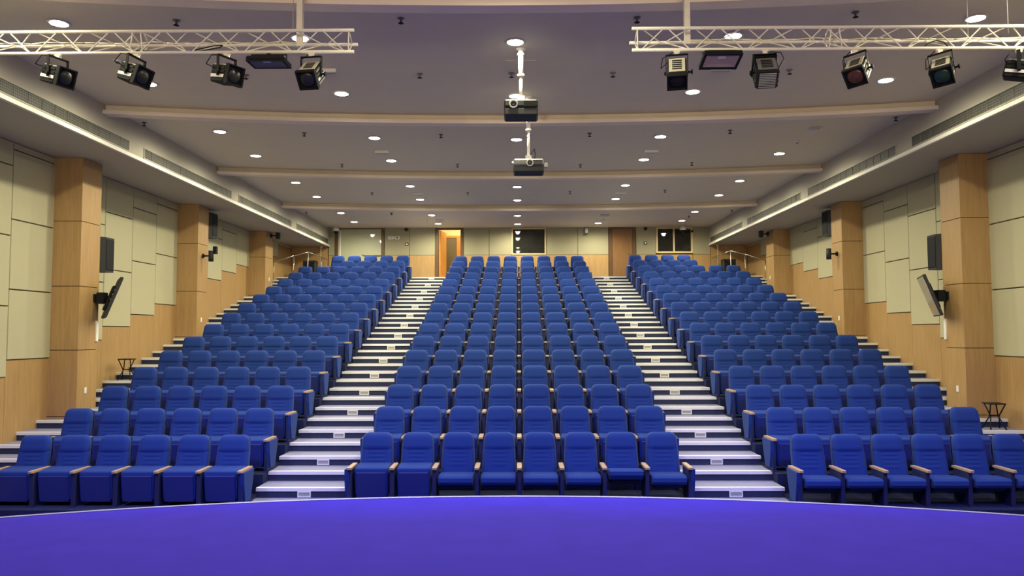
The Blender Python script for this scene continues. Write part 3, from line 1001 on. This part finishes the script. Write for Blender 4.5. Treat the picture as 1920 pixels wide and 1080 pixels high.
for s, nm in ((-1, 'left'), (1, 'right')):
    wall_speaker(s, 14.52, 14.88, 3.66, 4.32, 7.86, 8.24, 'black loudspeaker above the tilted screen behind the nearest %s column' % nm)
    wall_speaker(s, 19.58, 19.98, 4.94, 5.58, 7.86, 8.22, 'black loudspeaker under the soffit behind the middle %s column' % nm)
    # tilted flat screens on arms
    if s < 0:
        nrm = Vector((.86, .51, 0))
    else:
        nrm = Vector((-.93, .37, 0))
    ang = math.atan2(nrm.x, -nrm.y)
    t = thing('tilted_screen', 'flat screen tilted on an arm of the nearest %s column' % nm, 'screen', (s * 7.68, 14.52, 3.15))
    Tm = Matrix.Rotation(ang, 4, 'Z') @ Matrix.Rotation(math.radians(20), 4, 'X')
    MB().box(-.50, .50, -.025, .03, -.40, .40, T=Tm, bevel=.01).build('case', M['black_soft'], t)
    MB().box(-.475, .475, -.029, -.024, -.375, .375, T=Tm).build('screen_glass', M['screen'], t)
    MB().box(-.22, .22, .03, .075, -.26, .22, T=Tm, bevel=.01).build('rear_cover', M['black'], t)
    dots = MB()
    for q in range(3):
        dots.box(-.36, -.34, .03, .036, -.05 + q * .09, -.03 + q * .09, T=Tm)
    dots.build('screws', M['white'], t)
    gx = XC - 7.68
    MB().box(*sorted((s * .05, s * (gx - .05))), -.22, -.06, -.11, .10).tube((s * (gx - .07), -.14, 0), (s * (gx - .02), -.16, 0), .03, 10).box(*sorted((s * (gx - .03), s * gx)), -.24, -.10, -.07, .07).build('arm', M['black'], t)
    c = MB().box(*sorted((s * (XC - .022), s * XC)), 14.385, 14.455, 2.34, 2.72).build('cable_trunking', M['white'])
    tag(c, 'white cable trunking under the tilted screen on the %s column' % nm, 'trunking')
    # bracket lamps on the middle columns
    t = thing('bracket_spotlight', 'small black cylinder spotlight on a bracket, middle %s column' % nm, 'spotlight', (s * 7.70, 19.20, 4.42))
    MB().tube((0, 0, -.14), (0, 0, .13), .062, 14).build('cylinder', M['black_soft'], t)
    MB().tube((s * .05, 0, 0), (s * .19, 0, 0), .02, 8).tube((s * .18, 0, 0), (s * .212, 0, 0), .055, 12).build('bracket', M['black'], t)
    if s < 0:
        MB().box(.045, .14, -.02, .08, .05, .24, bevel=.01).build('camera_head', M['black'], t)
    t = thing('small_speaker', 'small black speaker on a bracket high on the farthest %s column' % nm, 'speaker', (s * 7.68, 24.45, 5.48))
    MB().box(-.055, .055, -.08, .08, 0, .26, bevel=.01).build('cabinet', M['black_soft'], t)
    MB().tube((s * .05, 0, .11), (s * .2, 0, .11), .02, 8).box(*sorted((s * .2, s * .23)), -.05, .05, .05, .17).build('bracket', M['black'], t)
    for (y, z, wh) in ((14.10, 1.45, 'nearest'), (19.18, 2.82, 'middle'), (24.35, 4.19, 'farthest')):
        t = thing('wall_switch', 'white switch plate low on the %s %s column' % (wh, nm), 'switch', (s * XC, y, z))
        MB().box(*sorted((0, -s * .012)), -.035, .035, -.055, .055, bevel=.003).build('plate', M['white'], t)
        MB().box(*sorted((-s * .012, -s * .017)), -.015, .015, -.025, .025).build('rocker', M['white'], t)

# stools
def stool(x, y, z, label, rz):
    t = thing('folding_stool', label, 'stool', (x, y, z), (0, 0, rz))
    hw, h_ = .135, .44
    MB().box(-hw, hw, -.14, .14, h_ - .02, h_, bevel=.006).build('seat', M['black'], t)
    for sx in (-1, 1):
        fr_ = MB()
        fr_.tube((sx * .115, -.13, h_ - .02), (sx * .075, 0, h_ * .5), .011, 8).tube((sx * .075, 0, h_ * .5), (sx * .14, .13, 0), .011, 8)
        fr_.build('leg', M['black'], t)
        fr_ = MB()
        fr_.tube((sx * .095, .13, h_ - .02), (sx * .06, 0, h_ * .5), .011, 8).tube((sx * .06, 0, h_ * .5), (sx * .125, -.13, 0), .011, 8)
        fr_.build('leg', M['black'], t)
    MB().tube((-.06, 0, h_ * .5), (.06, 0, h_ * .5), .009, 8).build('crossbar', M['black'], t)
    return t


stool(-8.10, step_y(9, True) + .28, step_z(9), 'black folding stool on the left side steps beside the wall', .1)
stool(8.06, step_y(4, True) + .27, step_z(4), 'black folding stool on the right side steps beside the wall', -.1)

# railings round the side exits at the top
for s, nm in ((-1, 'left'), (1, 'right')):
    t = thing('steel_railing', 'stainless handrail round the %s side exit below the back wall' % nm, 'railing', (s * 7.08, 25.8, LAND - .02))
    MB().path([(s * 1.15, 0, .46), (s * .48, 0, .66), (0, 0, .78), (0, 2.5, .78)], .018, 10).build('handrail', M['steel'], t)
    MB().tube((s * 1.15, 0, -.25), (s * 1.15, 0, .47), .016, 8).build('post', M['steel'], t)
    MB().tube((s * .48, 0, -.20), (s * .48, 0, .66), .015, 8).build('post', M['steel'], t)
    MB().tube((0, 0, -.20), (0, 0, .78), .016, 8).build('post', M['steel'], t)
    MB().tube((0, 1.8, 0), (0, 1.8, .78), .014, 8).build('post', M['steel'], t)
    t = thing('floor_speaker', 'black floor speaker on the landing behind the %s railing' % nm, 'speaker', (s * 7.48, 27.6, LAND))
    MB().box(-.22, .22, -.2, .2, 0, .64, bevel=.02).build('cabinet', M['black_soft'], t)
    MB().box(-.19, .19, -.212, -.198, .05, .59).build('speaker_grille', M['black'], t)
    pole_mat = M['grey_light']
    t = thing('pole_lamp', 'thin white pole with a round white head behind the %s railing' % nm, 'pole', (s * 7.19, 27.9, LAND))
    MB().tube((0, 0, 0), (0, 0, 1.14), .009, 8).lathe([(.10, 0), (.10, .015), (.02, .02)], 14).build('pole', pole_mat, t)
    MB().lathe([(.012, 1.13), (.04, 1.145), (.05, 1.17), (.04, 1.20), (.012, 1.215)], 14).build('head', pole_mat, t)

# small fittings on the back wall
def plate(x, z, label, w, h_, mat, cat, face=None):
    t = thing(cat.replace(' ', '_'), label, cat, (x, YB, z))
    MB().box(-w, w, -.025, 0, -h_, h_, bevel=.005).build('plate', M[mat], t)
    MB().box(-w * .55, w * .55, -.03, -.024, -h_ * .55, h_ * .55).build('face', M[face or 'grey'], t)


plate(-4.74, 6.01, 'white wall control panel, left one of the pair by the framed board', .10, .055, 'white', 'wall panel', 'grey_light')
plate(-4.51, 6.01, 'white wall control panel, right one of the pair by the framed board', .09, .055, 'white', 'wall panel')
plate(-4.15, 5.77, 'small square call point with dark rim, left of the open door', .055, .055, 'black', 'call point', 'white')
plate(4.68, 5.78, 'small square call point with dark rim, right of the closed door', .055, .055, 'black', 'call point', 'white')
for (x, wh) in ((-4.17, 'left of the open door'), (4.69, 'right of the closed door')):
    t = thing('alarm_sounder', 'round dark red alarm sounder high on the back wall ' + wh, 'alarm', (x, YB, 6.32), (PI / 2, 0, 0))
    MB().lathe([(.075, 0), (.075, .03), (.055, .06)], 16).build('base', M['wood_dark'], t)
    MB().lathe([(.04, .058), (.03, .075)], 12).build('horn', M['black'], t)
t = thing('wall_projector_speaker', 'white cylindrical wall speaker between the middle window and closed door', 'speaker', (2.49, YB, 6.24))
MB().tube((0, -.16, .08), (0, -.14, -.10), .062, 14).build('cylinder', M['white'], t)
MB().tube((0, -.142, -.09), (0, -.138, -.13), .064, 14).build('front_grille', M['grey'], t)
MB().box(-.02, .02, -.15, 0, -.02, .02).box(-.07, .07, -.02, 0, -.09, .12).build('bracket', M['black'], t)
t = thing('wall_camera', 'black camera on an arm over the right end of the two-pane window', 'camera', (6.33, YB - .03, 6.20))
MB().box(-.26, .0, -.10, -.03, -.035, .03, bevel=.01).build('body', M['black'], t)
MB().tube((-.02, -.06, 0), (.10, -.04, .02), .012, 8).box(.06, .10, -.05, 0, -.03, .05).build('arm', M['black'], t)
